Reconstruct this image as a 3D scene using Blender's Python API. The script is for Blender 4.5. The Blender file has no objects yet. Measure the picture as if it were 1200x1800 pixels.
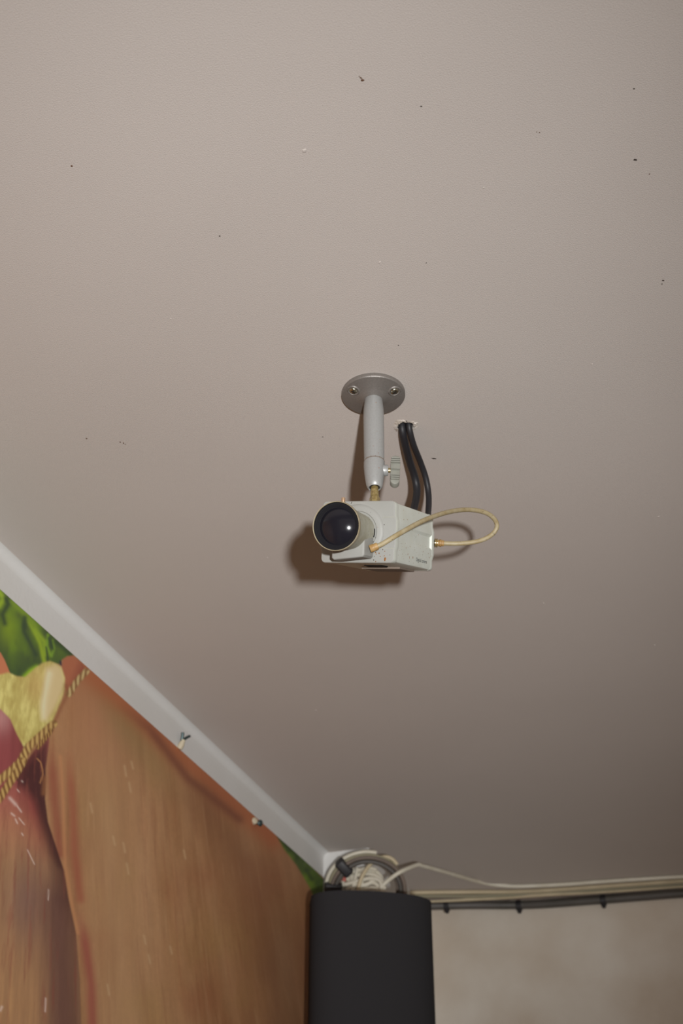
import bpy, bmesh, math, random
import numpy as np
from mathutils import Vector, Matrix
random.seed(4)
rng = np.random.default_rng(7)
S = bpy.context.scene
COL = S.collection
R = math.radians

# ------------------------------------------------------------------ camera
F, PITCH, YAW, EYE, CEIL = 2350.0, R(33.0), R(18.9), 1.65, 2.40
FW = Vector((-math.sin(YAW)*math.cos(PITCH), math.cos(YAW)*math.cos(PITCH), math.sin(PITCH)))
RT = Vector((math.cos(YAW), math.sin(YAW), 0))
UP = RT.cross(FW)
EYEP = Vector((0, 0, EYE))
cam = bpy.data.cameras.new('camera')
cam.sensor_fit = 'VERTICAL'; cam.sensor_height = 36.0; cam.sensor_width = 24.0
cam.lens = F/1800*36
cam.dof.use_dof = True; cam.dof.focus_distance = 1.10; cam.dof.aperture_fstop = 11
camo = bpy.data.objects.new('camera', cam); COL.objects.link(camo)
camo.matrix_world = Matrix(((RT.x, UP.x, -FW.x, 0), (RT.y, UP.y, -FW.y, 0), (RT.z, UP.z, -FW.z, EYE), (0, 0, 0, 1)))
S.camera = camo

# ------------------------------------------------------------------ world, flash, exposure
w = bpy.data.worlds.new('room_ambience'); S.world = w; w.use_nodes = True
w.node_tree.nodes['Background'].inputs[0].default_value = (1.0, 0.86, 0.72, 1)
w.node_tree.nodes['Background'].inputs[1].default_value = 0.285
P0 = Vector((-0.288, 0.884, 2.234))
FD = 2.0
FLASH = P0 + (EYEP-P0).normalized()*FD + RT*0.0875*FD + UP*0.070*FD
fl = bpy.data.lights.new('flash', 'SPOT')
fl.energy = 189; fl.color = (0.985, 0.995, 1.0); fl.shadow_soft_size = 0.032
fl.spot_size = R(44); fl.spot_blend = 1.0
flo = bpy.data.objects.new('flash', fl); COL.objects.link(flo); flo.location = FLASH
flo.rotation_euler = (Vector((-0.640, 1.316, 2.40))-FLASH).to_track_quat('-Z', 'Y').to_euler()
S.view_settings.view_transform = 'Standard'; S.view_settings.look = 'None'
S.view_settings.gamma = 1.0; S.view_settings.use_curve_mapping = False
S.view_settings.exposure = 0.0

# ------------------------------------------------------------------ helpers
def ray(px, py): return FW*F + RT*(px-600) + UP*(900-py)
def at_z(px, py, z): d = ray(px, py); return EYEP + d*((z-EYE)/d.z)
def at_x(px, py, x): d = ray(px, py); return EYEP + d*(x/d.x)
def at_y(px, py, y): d = ray(px, py); return EYEP + d*(y/d.y)
def at_d(px, py, dep): return EYEP + ray(px, py)*(dep/F)

def lin(c): c = c/255.0; return c/12.92 if c <= .04045 else ((c+.055)/1.055)**2.4
def rgb(r, g, b): return (lin(r), lin(g), lin(b), 1)

def mat(name, col, rough=.6, metal=0, col2=None, scale=40, amount=.5, bump=0, bscale=300, coords='Object', spec=.5, coat=0):
    m = bpy.data.materials.new(name); m.use_nodes = True
    nt = m.node_tree; b = nt.nodes['Principled BSDF']
    b.inputs['Base Color'].default_value = col; b.inputs['Roughness'].default_value = rough
    b.inputs['Metallic'].default_value = metal; b.inputs['Specular IOR Level'].default_value = spec
    b.inputs['Coat Weight'].default_value = coat
    tc = nt.nodes.new('ShaderNodeTexCoord')
    if col2:
        n = nt.nodes.new('ShaderNodeTexNoise'); n.inputs['Scale'].default_value = scale; n.inputs['Detail'].default_value = 5
        nt.links.new(tc.outputs[coords], n.inputs['Vector'])
        r = nt.nodes.new('ShaderNodeValToRGB'); r.color_ramp.elements[0].position = .5-.25*amount-.05; r.color_ramp.elements[1].position = .5+.25*(1-amount)+.2
        r.color_ramp.elements[0].color = col2; r.color_ramp.elements[1].color = col
        nt.links.new(n.outputs['Fac'], r.inputs['Fac']); nt.links.new(r.outputs['Color'], b.inputs['Base Color'])
    if bump:
        n = nt.nodes.new('ShaderNodeTexNoise'); n.inputs['Scale'].default_value = bscale; n.inputs['Detail'].default_value = 4
        nt.links.new(tc.outputs[coords], n.inputs['Vector'])
        bp = nt.nodes.new('ShaderNodeBump'); bp.inputs['Strength'].default_value = bump; bp.inputs['Distance'].default_value = .002
        nt.links.new(n.outputs['Fac'], bp.inputs['Height']); nt.links.new(bp.outputs['Normal'], b.inputs['Normal'])
    return m

def link(name, bm, m, parent=None, smooth=35, recalc=True):
    if recalc: bmesh.ops.recalc_face_normals(bm, faces=bm.faces[:])
    me = bpy.data.meshes.new(name); bm.to_mesh(me); bm.free()
    me.materials.append(m)
    if smooth:
        me.polygons.foreach_set('use_smooth', [True]*len(me.polygons))
        me.set_sharp_from_angle(angle=R(smooth))
    o = bpy.data.objects.new(name, me); COL.objects.link(o)
    if parent: o.parent = parent
    return o

def tag(o, label=None, cat=None, group=None, kind=None):
    if label: o['label'] = label
    if cat: o['category'] = cat
    if group: o['group'] = group
    if kind: o['kind'] = kind
    return o

def empty(name, mw, label, cat, group=None):
    o = bpy.data.objects.new(name, None); COL.objects.link(o); o.empty_display_size = .02
    o.matrix_world = mw
    return tag(o, label, cat, group)

def box(bm, lo, hi, bev=0, seg=2, M=None):
    lo = Vector(lo); hi = Vector(hi)
    g = bmesh.ops.create_cube(bm, size=1); vs = g['verts']
    for v in vs: v.co = Vector([lo[i]+(v.co[i]+.5)*(hi[i]-lo[i]) for i in range(3)])
    if bev:
        es = list({e for v in vs for e in v.link_edges})
        r = bmesh.ops.bevel(bm, geom=es, offset=bev, segments=seg, affect='EDGES', profile=.5)
        vs = list({v for f in r['faces'] for v in f.verts} | {v for v in vs if v.is_valid})
    if M is not None:
        for v in vs: v.co = M @ v.co
    return vs

def lathe(bm, prof, n=48, M=None, cap0=True, cap1=True):
    """prof: list of (radius, z); axis is local Z"""
    rings = []
    for rr, z in prof:
        if rr < 1e-6:
            rings.append([bm.verts.new((M or Matrix()) @ Vector((0, 0, z)))])
        else:
            rings.append([bm.verts.new((M or Matrix()) @ Vector((rr*math.cos(2*math.pi*i/n), rr*math.sin(2*math.pi*i/n), z))) for i in range(n)])
    for a, b in zip(rings, rings[1:]):
        for i in range(n):
            j = (i+1) % n
            if len(a) == 1 and len(b) == 1: continue
            if len(a) == 1: bm.faces.new((a[0], b[j], b[i]))
            elif len(b) == 1: bm.faces.new((a[i], a[j], b[0]))
            else: bm.faces.new((a[i], a[j], b[j], b[i]))
    if cap0 and len(rings[0]) > 1: bm.faces.new(rings[0][::-1])
    if cap1 and len(rings[-1]) > 1: bm.faces.new(rings[-1])

def spline(pts, k=8):
    pts = [Vector(p) for p in pts]
    P = [pts[0]*2-pts[1]] + pts + [pts[-1]*2-pts[-2]]
    out = []
    for i in range(1, len(P)-2):
        a, b, c, d = P[i-1], P[i], P[i+1], P[i+2]
        for s in range(k):
            t = s/k
            out.append(.5*((2*b)+(c-a)*t+(2*a-5*b+4*c-d)*t*t+(3*b-a-3*c+d)*t**3))
    out.append(pts[-1]); return out

def tube(bm, path, rad, n=12, caps=True, closed=False, twist=None):
    path = [Vector(p) for p in path]; N = len(path)
    rads = rad if isinstance(rad, (list, tuple)) else [rad]*N
    nrm = None; rings = []
    for i in range(N):
        if closed: t = path[(i+1) % N]-path[i-1]
        else: t = path[min(i+1, N-1)]-path[max(i-1, 0)]
        t.normalize()
        if nrm is None: nrm = t.orthogonal().normalized()
        nrm = (nrm-t*nrm.dot(t)).normalized(); bn = t.cross(nrm)
        rings.append([bm.verts.new(path[i]+(nrm*math.cos(2*math.pi*k/n)+bn*math.sin(2*math.pi*k/n))*rads[i]) for k in range(n)])
    for a, b in zip(rings, rings[1:]+([rings[0]] if closed else [])):
        for k in range(n):
            j = (k+1) % n; bm.faces.new((a[k], a[j], b[j], b[k]))
    if caps and not closed:
        bm.faces.new(rings[0][::-1]); bm.faces.new(rings[-1])

def prism(bm, poly, lo, hi, M=None, bev=0, seg=3):
    """polygon (x, y) extruded along z"""
    T = M or Matrix()
    a = [bm.verts.new(Vector((x, y, lo))) for x, y in poly]
    b = [bm.verts.new(Vector((x, y, hi))) for x, y in poly]
    n = len(poly); fs = []
    for i in range(n): fs.append(bm.faces.new((a[i], a[(i+1) % n], b[(i+1) % n], b[i])))
    fa = bm.faces.new(a[::-1]); fb = bm.faces.new(b)
    vs = a+b
    if bev:
        es = list(fa.edges)+list(fb.edges)
        r = bmesh.ops.bevel(bm, geom=es, offset=bev, segments=seg, affect='EDGES', profile=.5)
        vs = list({v for f in r['faces'] for v in f.verts} | {v for v in vs if v.is_valid})
    for v in vs: v.co = T @ v.co

def plate(bm, poly, z0, z1, r, k=4):
    '''outline extruded from z0 to z1, both rims rounded with radius r'''
    n = len(poly); P = [Vector((x, y)) for x, y in poly]; N = []
    for i in range(n):
        e1 = (P[i]-P[i-1]).normalized(); e2 = (P[(i+1) % n]-P[i]).normalized(); t = (e1+e2).normalized()
        N.append(Vector((t.y, -t.x))/max(.5, Vector((t.y, -t.x)).dot(Vector((e1.y, -e1.x)))))
    sec = [(r*(1-math.sin(math.pi/2*i/k)), z0+r*(1-math.cos(math.pi/2*i/k))) for i in range(k+1)]
    sec += [(r*(1-math.cos(math.pi/2*i/k)), z1-r*(1-math.sin(math.pi/2*i/k))) for i in range(k+1)]
    rings = [[bm.verts.new((p.x-q.x*o, p.y-q.y*o, z)) for p, q in zip(P, N)] for o, z in sec]
    for a, b in zip(rings, rings[1:]):
        for i in range(n): bm.faces.new((a[i], a[(i+1) % n], b[(i+1) % n], b[i]))
    bm.faces.new(rings[0][::-1]); bm.faces.new(rings[-1])

def rot_to(d, loc=(0, 0, 0)):
    return Matrix.Translation(loc) @ Vector(d).to_track_quat('Z', 'Y').to_matrix().to_4x4()

# ------------------------------------------------------------------ materials
M_ceil = mat('ceiling_paint', rgb(200, 191, 184), .75, col2=rgb(195, 186, 179), scale=3.5, amount=.5, bump=.22, bscale=1000, spec=.25)
M_wall = mat('white_wall_paint', rgb(222, 221, 219), .65, col2=rgb(216, 214, 210), scale=6, bump=.15, bscale=150, spec=.3)
M_dirty = mat('stained_wall_paint', rgb(230, 223, 212), .7, col2=rgb(208, 194, 177), scale=7, amount=.35, bump=.2, bscale=200, spec=.3)
M_floor = mat('floor_tile', rgb(150, 120, 100), .6, col2=rgb(130, 105, 90), scale=8)
M_plaster = mat('torn_plaster', rgb(206, 198, 191), .9, col2=rgb(192, 181, 168), scale=180, bump=.6, bscale=500)
M_void = mat('hole_dark', rgb(30, 26, 24), .9)
M_speck = mat('brown_speck', rgb(92, 62, 40), .8)
M_speckd = mat('dark_speck', rgb(50, 40, 34), .8)
M_rust = mat('rust_stain', rgb(178, 116, 42), .6, col2=rgb(116, 72, 32), scale=600)
M_body = mat('off_white_dimmed', rgb(158, 157, 152), .5, col2=rgb(153, 152, 146), scale=60, amount=.4, bump=.04, bscale=900, spec=.4)  # case front, colour darkened to hold down the flash falling on it
M_side = mat('off_white_lifted', rgb(222, 226, 219), .55, col2=rgb(212, 215, 204), scale=55, amount=.5, bump=.07, bscale=1100, spec=.35)  # same case, colour lightened on the sides where the flash falls weakly
M_barrel = mat('aged_barrel', rgb(184, 183, 170), .5, col2=rgb(166, 163, 142), scale=120, amount=.5, bump=.05, bscale=900, spec=.4)
M_rim = mat('yellowed_rim', rgb(172, 163, 140), .5, col2=rgb(150, 136, 108), scale=160, amount=.5)
M_black = mat('lens_black', rgb(31, 30, 33), .7, spec=.1)
M_glass = mat('lens_glass', rgb(30, 29, 35), .13, spec=.4)
M_glass2 = mat('inner_glass', rgb(20, 16, 26), .1, spec=.9)
M_cable = mat('yellowed_cable', rgb(180, 168, 138), .5, col2=rgb(158, 140, 102), scale=140, amount=.5)
M_plug = mat('yellow_plug', rgb(192, 160, 108), .5, col2=rgb(160, 122, 70), scale=300, amount=.5)
M_brass = mat('brass', rgb(178, 160, 108), .26, .3, col2=rgb(128, 106, 62), scale=500, spec=.9)
M_copper = mat('copper_screw', rgb(204, 170, 138), .35, .6)
M_silver = mat('silver_paint', rgb(170, 171, 170), .42, .3, col2=rgb(162, 162, 160), scale=700, bump=.1, bscale=1500)
M_flange = mat('silver_flange', rgb(140, 134, 129), .42, .4, col2=rgb(128, 122, 117), scale=700, bump=.15, bscale=1800)
M_steel = mat('screw_steel', rgb(190, 186, 170), .25, 1)
M_knob = mat('grey_plastic', rgb(150, 150, 141), .5, col2=rgb(132, 131, 121), scale=90)
M_rubber = mat('black_rubber', rgb(36, 35, 38), .5, spec=.4)
M_text = mat('grey_print', rgb(96, 98, 96), .6)
M_base = mat('case_underside', rgb(128, 114, 102), .6)
M_spk = mat('matte_black_cabinet', rgb(48, 47, 49), .85, bump=.2, bscale=900, spec=.15)
M_white_cable = mat('white_cable', rgb(228, 223, 208), .5, col2=rgb(208, 200, 180), scale=30)
M_beige_cable = mat('beige_cable', rgb(212, 196, 164), .55, col2=rgb(190, 174, 142), scale=25)
M_brown_cable = mat('taupe_cable', rgb(128, 112, 100), .6, col2=rgb(104, 92, 82), scale=30)
M_grey_cable = mat('grey_cable', rgb(98, 92, 88), .5, col2=rgb(80, 76, 70), scale=20)
M_olive_cable = mat('olive_cable', rgb(146, 139, 114), .55)
M_clip = mat('black_clip', rgb(42, 40, 42), .5)
M_red = mat('red_mark', rgb(190, 96, 84), .6)
M_cream = mat('cream_plastic', rgb(196, 184, 158), .6)
M_greenmetal = mat('dark_hook_metal', rgb(70, 84, 84), .4, .6)

# ------------------------------------------------------------------ the setting
XW, YB, YP = -0.747, 2.452, 2.088
XP = at_y(752, 1600, YB).x
hole_c = at_z(712, 749, CEIL)

def ceiling():
    bm = bmesh.new()
    out = [bm.verts.new((x, y, CEIL)) for x, y in ((XW-.1, -2.2), (2.6, -2.2), (2.6, YB+.1), (XW-.1, YB+.1))]
    n = 22; hv = []
    for i in range(n):
        a = 2*math.pi*i/n; rr = .0078*(1+.12*random.uniform(-1, 1))
        hv.append(bm.verts.new((hole_c.x+rr*1.05*math.cos(a), hole_c.y+rr*1.0*math.sin(a), CEIL)))
    es = [bm.edges.new((out[i], out[(i+1) % 4])) for i in range(4)]
    es += [bm.edges.new((hv[i], hv[(i+1) % n])) for i in range(n)]
    bmesh.ops.triangle_fill(bm, use_beauty=True, use_dissolve=False, edges=es)
    for f in bm.faces:
        if f.normal.z > 0: f.normal_flip()
    top = [bm.verts.new(v.co+Vector((0, 0, .06))) for v in out]
    for i in range(4): bm.faces.new((out[i], out[(i+1) % 4], top[(i+1) % 4], top[i]))
    bm.faces.new(top)
    up = [bm.verts.new(v.co+Vector((0, 0, .03))) for v in hv]
    for i in range(n): bm.faces.new((hv[i], hv[(i+1) % n], up[(i+1) % n], up[i]))
    bm.faces.new(up)
    return tag(link('ceiling', bm, M_ceil, smooth=0, recalc=False), kind='structure')
ceil_o = ceiling()

def slab(name, lo, hi, m, bev=0):
    bm = bmesh.new(); box(bm, lo, hi, bev)
    return tag(link(name, bm, m, smooth=0), kind='structure')
slab('wall_left', (XW-.1, -2.2, 0), (XW, YB+.1, CEIL), M_wall)
slab('wall_back', (XW, YB, 0), (2.6, YB+.1, CEIL), M_dirty)
slab('trim_1', (XW, YP, 0), (XP, YB, CEIL), M_wall)             # boxed-in corner
slab('floor', (XW-.1, -2.2, -.1), (2.6, YB+.1, 0), M_floor)

def cove():
    bm = bmesh.new(); rr = .010; n = 8
    prof = [(XW+rr-rr*math.cos(t), CEIL-rr+rr*math.sin(t)) for t in [math.pi/2*i/n for i in range(n+1)]]
    # concave fillet: centre away from the corner
    prof = [(XW+rr*(1-math.cos(t)), CEIL-rr*(1-math.sin(t))) for t in [math.pi/2*i/n for i in range(n+1)]]
    prof += [(XW, CEIL)]
    a = [bm.verts.new((x, -2.2, z)) for x, z in prof]; b = [bm.verts.new((x, YP, z)) for x, z in prof]
    k = len(prof)
    for i in range(k): bm.faces.new((a[i], a[(i+1) % k], b[(i+1) % k], b[i]))
    bm.faces.new(a[::-1]); bm.faces.new(b)
    return tag(link('trim_2', bm, M_wall, smooth=60), kind='structure')
cove()

# specks on the ceiling and torn plaster round the cable hole
def blob(bm, c, n, ax, ay, h, ang=0, seg=9):
    """flat irregular drop lying on a surface with normal n"""
    q = Vector(n).to_track_quat('Z', 'Y').to_matrix() @ Matrix.Rotation(ang, 3, 'Z')
    rim = []
    for i in range(seg):
        a = 2*math.pi*i/seg; k = 1+.25*random.uniform(-1, 1)
        rim.append(bm.verts.new(Vector(c)+q @ Vector((ax*k*math.cos(a), ay*k*math.sin(a), -.0001))))
    mid = [bm.verts.new(Vector(c)+q @ (q.inverted() @ (v.co-Vector(c))*.6+Vector((0, 0, h)))) for v in rim]
    for i in range(seg): bm.faces.new((rim[i], rim[(i+1) % seg], mid[(i+1) % seg], mid[i]))
    bm.faces.new(mid)
bm = bmesh.new(); DN = (0, 0, -1)
for px, py, a, b in [(634, 137, 1.6, 1), (637, 141, 1.8, 1.5), (126, 292, 1.6, 1.3), (211, 777, 1.5, 1), (217, 779, 1.8, 1), (152, 771, 1.3, 1.2), (220, 781, 1, .8),
                     (948, 233, .9, .9), (943, 232, .7, .7), (1141, 306, .9, .8), (631, 134, .7, .7)]:
    blob(bm, at_z(px, py, CEIL), DN, a*.0008, b*.0008, .0002, random.random()*3)
tag(link('brown_specks', bm, M_speck, ceil_o), 'small brown specks', kind='stuff')
bm = bmesh.new()
for px, py, a, b in [(1116, 281, 2.0, 1.3), (1114, 156, 1, .7), (1165, 493, 1.6, .8), (1163, 499, .8, .7), (386, 415, 1, 1), (740, 187, 1.1, .9), (762, 806, 3.4, 1.6), (700, 607, .9, .9), (749, 462, .7, .7), (567, 768, .9, .8)]:
    blob(bm, at_z(px, py, CEIL), DN, a*.0008, b*.0008, .0003, -.6)
tag(link('dark_specks', bm, M_speckd, ceil_o), 'small dark specks', kind='stuff')
bm = bmesh.new()
for px, py, a, b in [(535, 265, 2.2, 1.6), (667, 461, 1.6, .7), (1150, 1134, 1.5, 1), (555, 1248, 1.2, .8), (1157, 908, 1.5, .7), (850, 330, .8, .8), (300, 560, .7, .7), (470, 980, .8, .6), (955, 1060, .8, .8), (1040, 640, .8, .6)]:
    blob(bm, at_z(px, py, CEIL), DN, a*.001, b*.001, .0006, .5)
tag(link('paint_bumps', bm, M_ceil, ceil_o), kind='stuff')
bm = bmesh.new()                                                 # torn lip: a ragged ring, thicker at its inner edge
n = 40; rin, rmid, rout = [], [], []
for i in range(n):
    a = 2*math.pi*i/n; ca, sa = math.cos(a), math.sin(a); e1 = 1+.16*random.uniform(-1, 1); e2 = 1+.2*math.sin(3*a+1)+.18*random.uniform(-1, 1)
    rin.append(bm.verts.new(hole_c+Vector((.0079*ca*e1, .0068*sa*e1, -.0005-.0005*random.random()))))
    rmid.append(bm.verts.new(hole_c+Vector((.0096*ca*e1, .0085*sa*e1, -.0007-.0004*random.random()))))
    rout.append(bm.verts.new(hole_c+Vector((.0110*ca*e2, .0096*sa*e2, .0001))))
for i in range(n):
    j = (i+1) % n
    bm.faces.new((rin[i], rin[j], rmid[j], rmid[i])); bm.faces.new((rmid[i], rmid[j], rout[j], rout[i]))
tag(link('plaster_rim', bm, M_plaster, ceil_o), 'torn whitish plaster round the cable hole')

# ------------------------------------------------------------------ printed banner on the left wall
GAIN = 1.65
def vnoise(u, v, fx, fy, seed, octaves=3):
    out = np.zeros_like(u); amp = 1; tot = 0
    for o in range(octaves):
        g = np.random.default_rng(seed+o).random((257, 257))
        x = u*fx*(2**o); y = v*fy*(2**o)
        xi = np.floor(x).astype(int); yi = np.floor(y).astype(int); fxx = x-xi; fyy = y-yi
        fxx = fxx*fxx*(3-2*fxx); fyy = fyy*fyy*(3-2*fyy)
        a = g[xi % 257, yi % 257]; b = g[(xi+1) % 257, yi % 257]; c = g[xi % 257, (yi+1) % 257]; d = g[(xi+1) % 257, (yi+1) % 257]
        out += amp*((a*(1-fxx)+b*fxx)*(1-fyy)+(c*(1-fxx)+d*fxx)*fyy); tot += amp; amp *= .55
    return out/tot
def sdf_poly(u, v, P):
    """signed distance, negative inside"""
    d = np.full(u.shape, 1e9); ins = np.zeros(u.shape, bool); n = len(P)
    for i in range(n):
        x0, y0 = P[i]; x1, y1 = P[(i+1) % n]
        ex, ey = x1-x0, y1-y0
        t = np.clip(((u-x0)*ex+(v-y0)*ey)/(ex*ex+ey*ey+1e-9), 0, 1)
        d = np.minimum(d, np.hypot(u-x0-t*ex, v-y0-t*ey))
        c = (y0 > v) != (y1 > v)
        ins ^= c & (u < ex*(v-y0)/(ey if abs(ey) > 1e-9 else 1e-9)+x0)
    return np.where(ins, -d, d)
def dist_line(u, v, P, signed=False):
    d = np.full(u.shape, 1e9); s = np.zeros(u.shape); q = np.zeros(u.shape); acc = 0
    for (x0, y0), (x1, y1) in zip(P, P[1:]):
        ex, ey = x1-x0, y1-y0; L = math.hypot(ex, ey)
        t = np.clip(((u-x0)*ex+(v-y0)*ey)/(L*L), 0, 1)
        dd = np.hypot(u-x0-t*ex, v-y0-t*ey)
        m = dd < d; d = np.where(m, dd, d); s = np.where(m, acc+t*L, s); acc += L
        if signed: q = np.where(m, ((u-x0)*ey-(v-y0)*ex)/L, q)
    return (d, s, q) if signed else (d, s)
def sm(d, w): return np.clip(.5-d/(2*w), 0, 1)
def C3(*c): return np.array([lin(x) for x in c])

def paint(u, v):
    sh = u.shape
    def lay(col, c, a):
        c = np.asarray(c)
        if c.ndim == 1: c = np.broadcast_to(c, sh+(3,))
        return col*(1-a[..., None])+c*a[..., None]
    wob = (vnoise(u, v, 1/40, 1/40, 11)-.5)*8
    # --- big smoked piece, fibres running down and fanning out to the right
    fan = u-(u-120)*np.clip((v-1150)/900, 0, 1)*.35
    st = vnoise(fan, v, 1/7, 1/160, 21, 4); st2 = vnoise(fan, v, 1/26, 1/240, 31, 3); blot = vnoise(u, v, 1/90, 1/110, 41, 3)
    col = np.broadcast_to(C3(148, 108, 74), sh+(3,)).copy()
    col = lay(col, C3(166, 126, 92), np.clip((st2-.45)*2.2, 0, 1)*.75)
    col = lay(col, C3(128, 86, 56), np.clip((.5-st2)*2.4, 0, 1)*.7)
    col = lay(col, C3(136, 84, 58), np.clip((blot-.55)*3, 0, 1)*.5)
    col = lay(col, C3(150, 118, 72), np.clip((.42-blot)*3, 0, 1)*.4)
    fine = vnoise(fan, v, 1/2.2, 1/26, 25, 3); grain = vnoise(u, v, 1/3.5, 1/5, 27, 2)
    vein = np.clip((vnoise(fan, v, 1/5, 1/120, 91, 3)-.6)*5, 0, 1); col = lay(col, C3(124, 74, 52), vein*.25)
    pale = np.clip((vnoise(fan, v, 1/4, 1/90, 95, 3)-.62)*5, 0, 1); col = lay(col, C3(176, 138, 102), pale*.22)
    col = col*(.80+.20*st+.13*fine+.10*grain)[..., None]
    # lighter vertical zone, then browner toward the right
    lz = np.exp(-((u-190-(v-1450)*.06)/55)**2); col = lay(col, C3(168, 132, 98), lz*.45)
    col = lay(col, C3(116, 76, 50), np.clip((u-300)/260, 0, 1)*.55)
    col = lay(col, C3(150, 92, 66), np.clip((1420-v)/230, 0, 1)*np.clip(1-(abs(u-170))/120, 0, 1)*.7)
    ol = np.exp(-(((u-245)-(v-1300)*.55)/40)**2)*np.clip((1420-v)/150, 0, 1); col = lay(col, C3(124, 104, 66), ol*.7)
    # reddish rim along the top edge and the dark fold beneath it
    d, _ = dist_line(u, v, [(150, 1178), (250, 1262), (340, 1350), (430, 1430), (480, 1472)])
    col = lay(col, C3(150, 84, 54), np.exp(-(d/22)**2)*.8)
    d, s = dist_line(u, v, [(205, 1235), (262, 1280), (300, 1330), (330, 1368), (370, 1400), (420, 1440)])
    col = lay(col, C3(104, 60, 46), np.exp(-((d+wob*.4)/9)**2)*np.clip(s/90, 0, 1)*.75)
    d, _ = dist_line(u, v, [(350, 1400), (400, 1470), (455, 1560), (470, 1700)])
    col = lay(col, C3(104, 66, 46), np.exp(-((d+wob)/30)**2)*.4)
    # red veins near the left edge
    d, s = dist_line(u, v, [(88, 1290), (97, 1420), (105, 1500)]); col = lay(col, C3(128, 62, 50), np.exp(-((d+wob*.3)/11)**2)*.8*np.clip(s/70, 0, 1)*.85)
    d, s = dist_line(u, v, [(119, 1310), (128, 1420), (131, 1500), (141, 1580)]); col = lay(col, C3(142, 78, 60), np.exp(-((d+wob*.2)/9)**2)*.85*np.clip(s/70, 0, 1)*.85)
    d, s = dist_line(u, v, [(136, 1590), (150, 1660), (160, 1730), (162, 1820)]); col = lay(col, C3(138, 70, 62), np.exp(-((d+wob*.2)/9)**2)*.9*np.clip(s/70, 0, 1)*.85)
    d, _ = dist_line(u, v, [(106, 1330), (111, 1420), (114, 1520), (124, 1580), (136, 1640)]); col = lay(col, C3(176, 122, 84), np.exp(-(d/3.5)**2)*.6)
    # pale flecks
    for x, y, l in [(220, 1355, 9), (228, 1384, 8), (160, 1420, 8), (218, 1490, 8), (224, 1527, 9), (254, 1652, 7), (262, 1686, 7), (190, 1740, 9), (200, 1478, 7), (324, 1502, 7), (232, 1345, 6), (300, 1670, 6)]:
        d, _ = dist_line(u, v, [(x-1.5, y-l), (x+1.5, y+l)]); col = lay(col, C3(186, 156, 120), np.exp(-(d/2.0)**2)*.4)
    # --- left piece
    LEFT = [(-200, 1395), (0, 1398), (30, 1360), (60, 1318), (86, 1288), (86, 1305), (80, 1350), (79, 1405), (84, 1445), (97, 1485), (112, 1530), (120, 1580), (133, 1640), (140, 1720), (144, 1850), (-200, 1850)]
    dl = sdf_poly(u, v, LEFT); aL = sm(dl, 1.5)
    c = np.broadcast_to(C3(150, 112, 80), sh+(3,)).copy()
    c = lay(c, C3(172, 130, 88), np.clip((st-.45)*2, 0, 1)*.6)
    c = lay(c, C3(166, 100, 82), np.clip((1520-v)/120, 0, 1)*.8)
    c = lay(c, C3(140, 72, 72), np.clip((1445-v)/70, 0, 1)*.8)
    c = lay(c, C3(122, 58, 54), np.exp(-((u-62-(v-1420)*.18)/26)**2)*np.clip((1540-v)/120, 0, 1)*.9)
    c = lay(c, C3(112, 84, 78), np.exp(-((u-48)/42)**2-((v-1585)/75)**2)*.7)
    c = lay(c, C3(92, 62, 57), np.exp(-((u-105-(v-1650)*.05)/40)**2)*np.clip((v-1480)/100, 0, 1)*.85)
    c = lay(c, C3(70, 40, 38), np.clip(1-(-dl)/26, 0, 1)*np.clip((v-1300)/60, 0, 1)*np.clip((1720-v)/200, .25, 1)*(u > 30)*.95)
    c = lay(c, C3(64, 36, 36), sm(sdf_poly(u, v, [(45, 1345), (62, 1322), (84, 1300), (80, 1350), (79, 1405), (84, 1445), (97, 1485), (104, 1520), (92, 1500), (78, 1450), (62, 1410), (40, 1385), (32, 1378)]), 9)*.9)
    c = lay(c, C3(120, 66, 56), np.clip((vnoise(fan, v, 1/5, 1/70, 97, 3)-.58)*5, 0, 1)*.45)
    c = c*(.80+.28*st+.12*fine)[..., None]
    for x, y, x2, y2, wd in [(17, 1403, 27, 1414, 4), (30, 1417, 37, 1427, 2.2), (20, 1430, 25, 1434, 2.4), (27, 1440, 30, 1447, 2), (33, 1438, 42, 1449, 1.6), (38, 1373, 39, 1374, 2), (38, 1465, 40, 1468, 1.8),
                             (48, 1494, 60, 1519, 1.4), (85, 1564, 84, 1582, 1.4), (30, 1388, 33, 1392, 1.6), (80, 1755, 79, 1778, 2), (3, 1770, 0, 1776, 3)]:
        d, _ = dist_line(u, v, [(x, y), (x2, y2)]); c = lay(c, C3(216, 194, 182), np.exp(-(d/(wd*.75))**2)*.5)
    col = lay(col, c, aL)
    # --- upper red piece
    a = sm(sdf_poly(u, v, [(-200, 1240), (0, 1242), (16, 1260), (28, 1288), (44, 1312), (32, 1345), (0, 1392), (-200, 1395)]), 1.5)
    c = np.broadcast_to(C3(132, 66, 66), sh+(3,)).copy()
    c = lay(c, C3(172, 122, 118), np.exp(-((u-4)/16)**2-((v-1262)/26)**2)*.8)
    c = lay(c, C3(112, 56, 54), np.clip((u-14)/24, 0, 1)*.7); c = c*(.85+.3*st)[..., None]
    col = lay(col, c, a)
    # --- lettuce behind
    GREEN = [(-200, 860), (0, 1033), (60, 1088), (131, 1152), (118, 1154), (109, 1160), (105, 1168), (86, 1164), (64, 1174), (43, 1191), (28, 1190), (16, 1184), (8, 1160), (0, 1146), (-200, 1146)]
    g = np.broadcast_to(C3(66, 80, 44), sh+(3,)).copy()
    n = vnoise(u, v, 1/22, 1/40, 61, 3)
    g = lay(g, C3(94, 118, 38), np.clip((n-.4)*2.5, 0, 1)*.8)
    g = lay(g, C3(116, 136, 34), np.exp(-((u-14)/16)**2-((v-1105)/30)**2)*.75)
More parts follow.
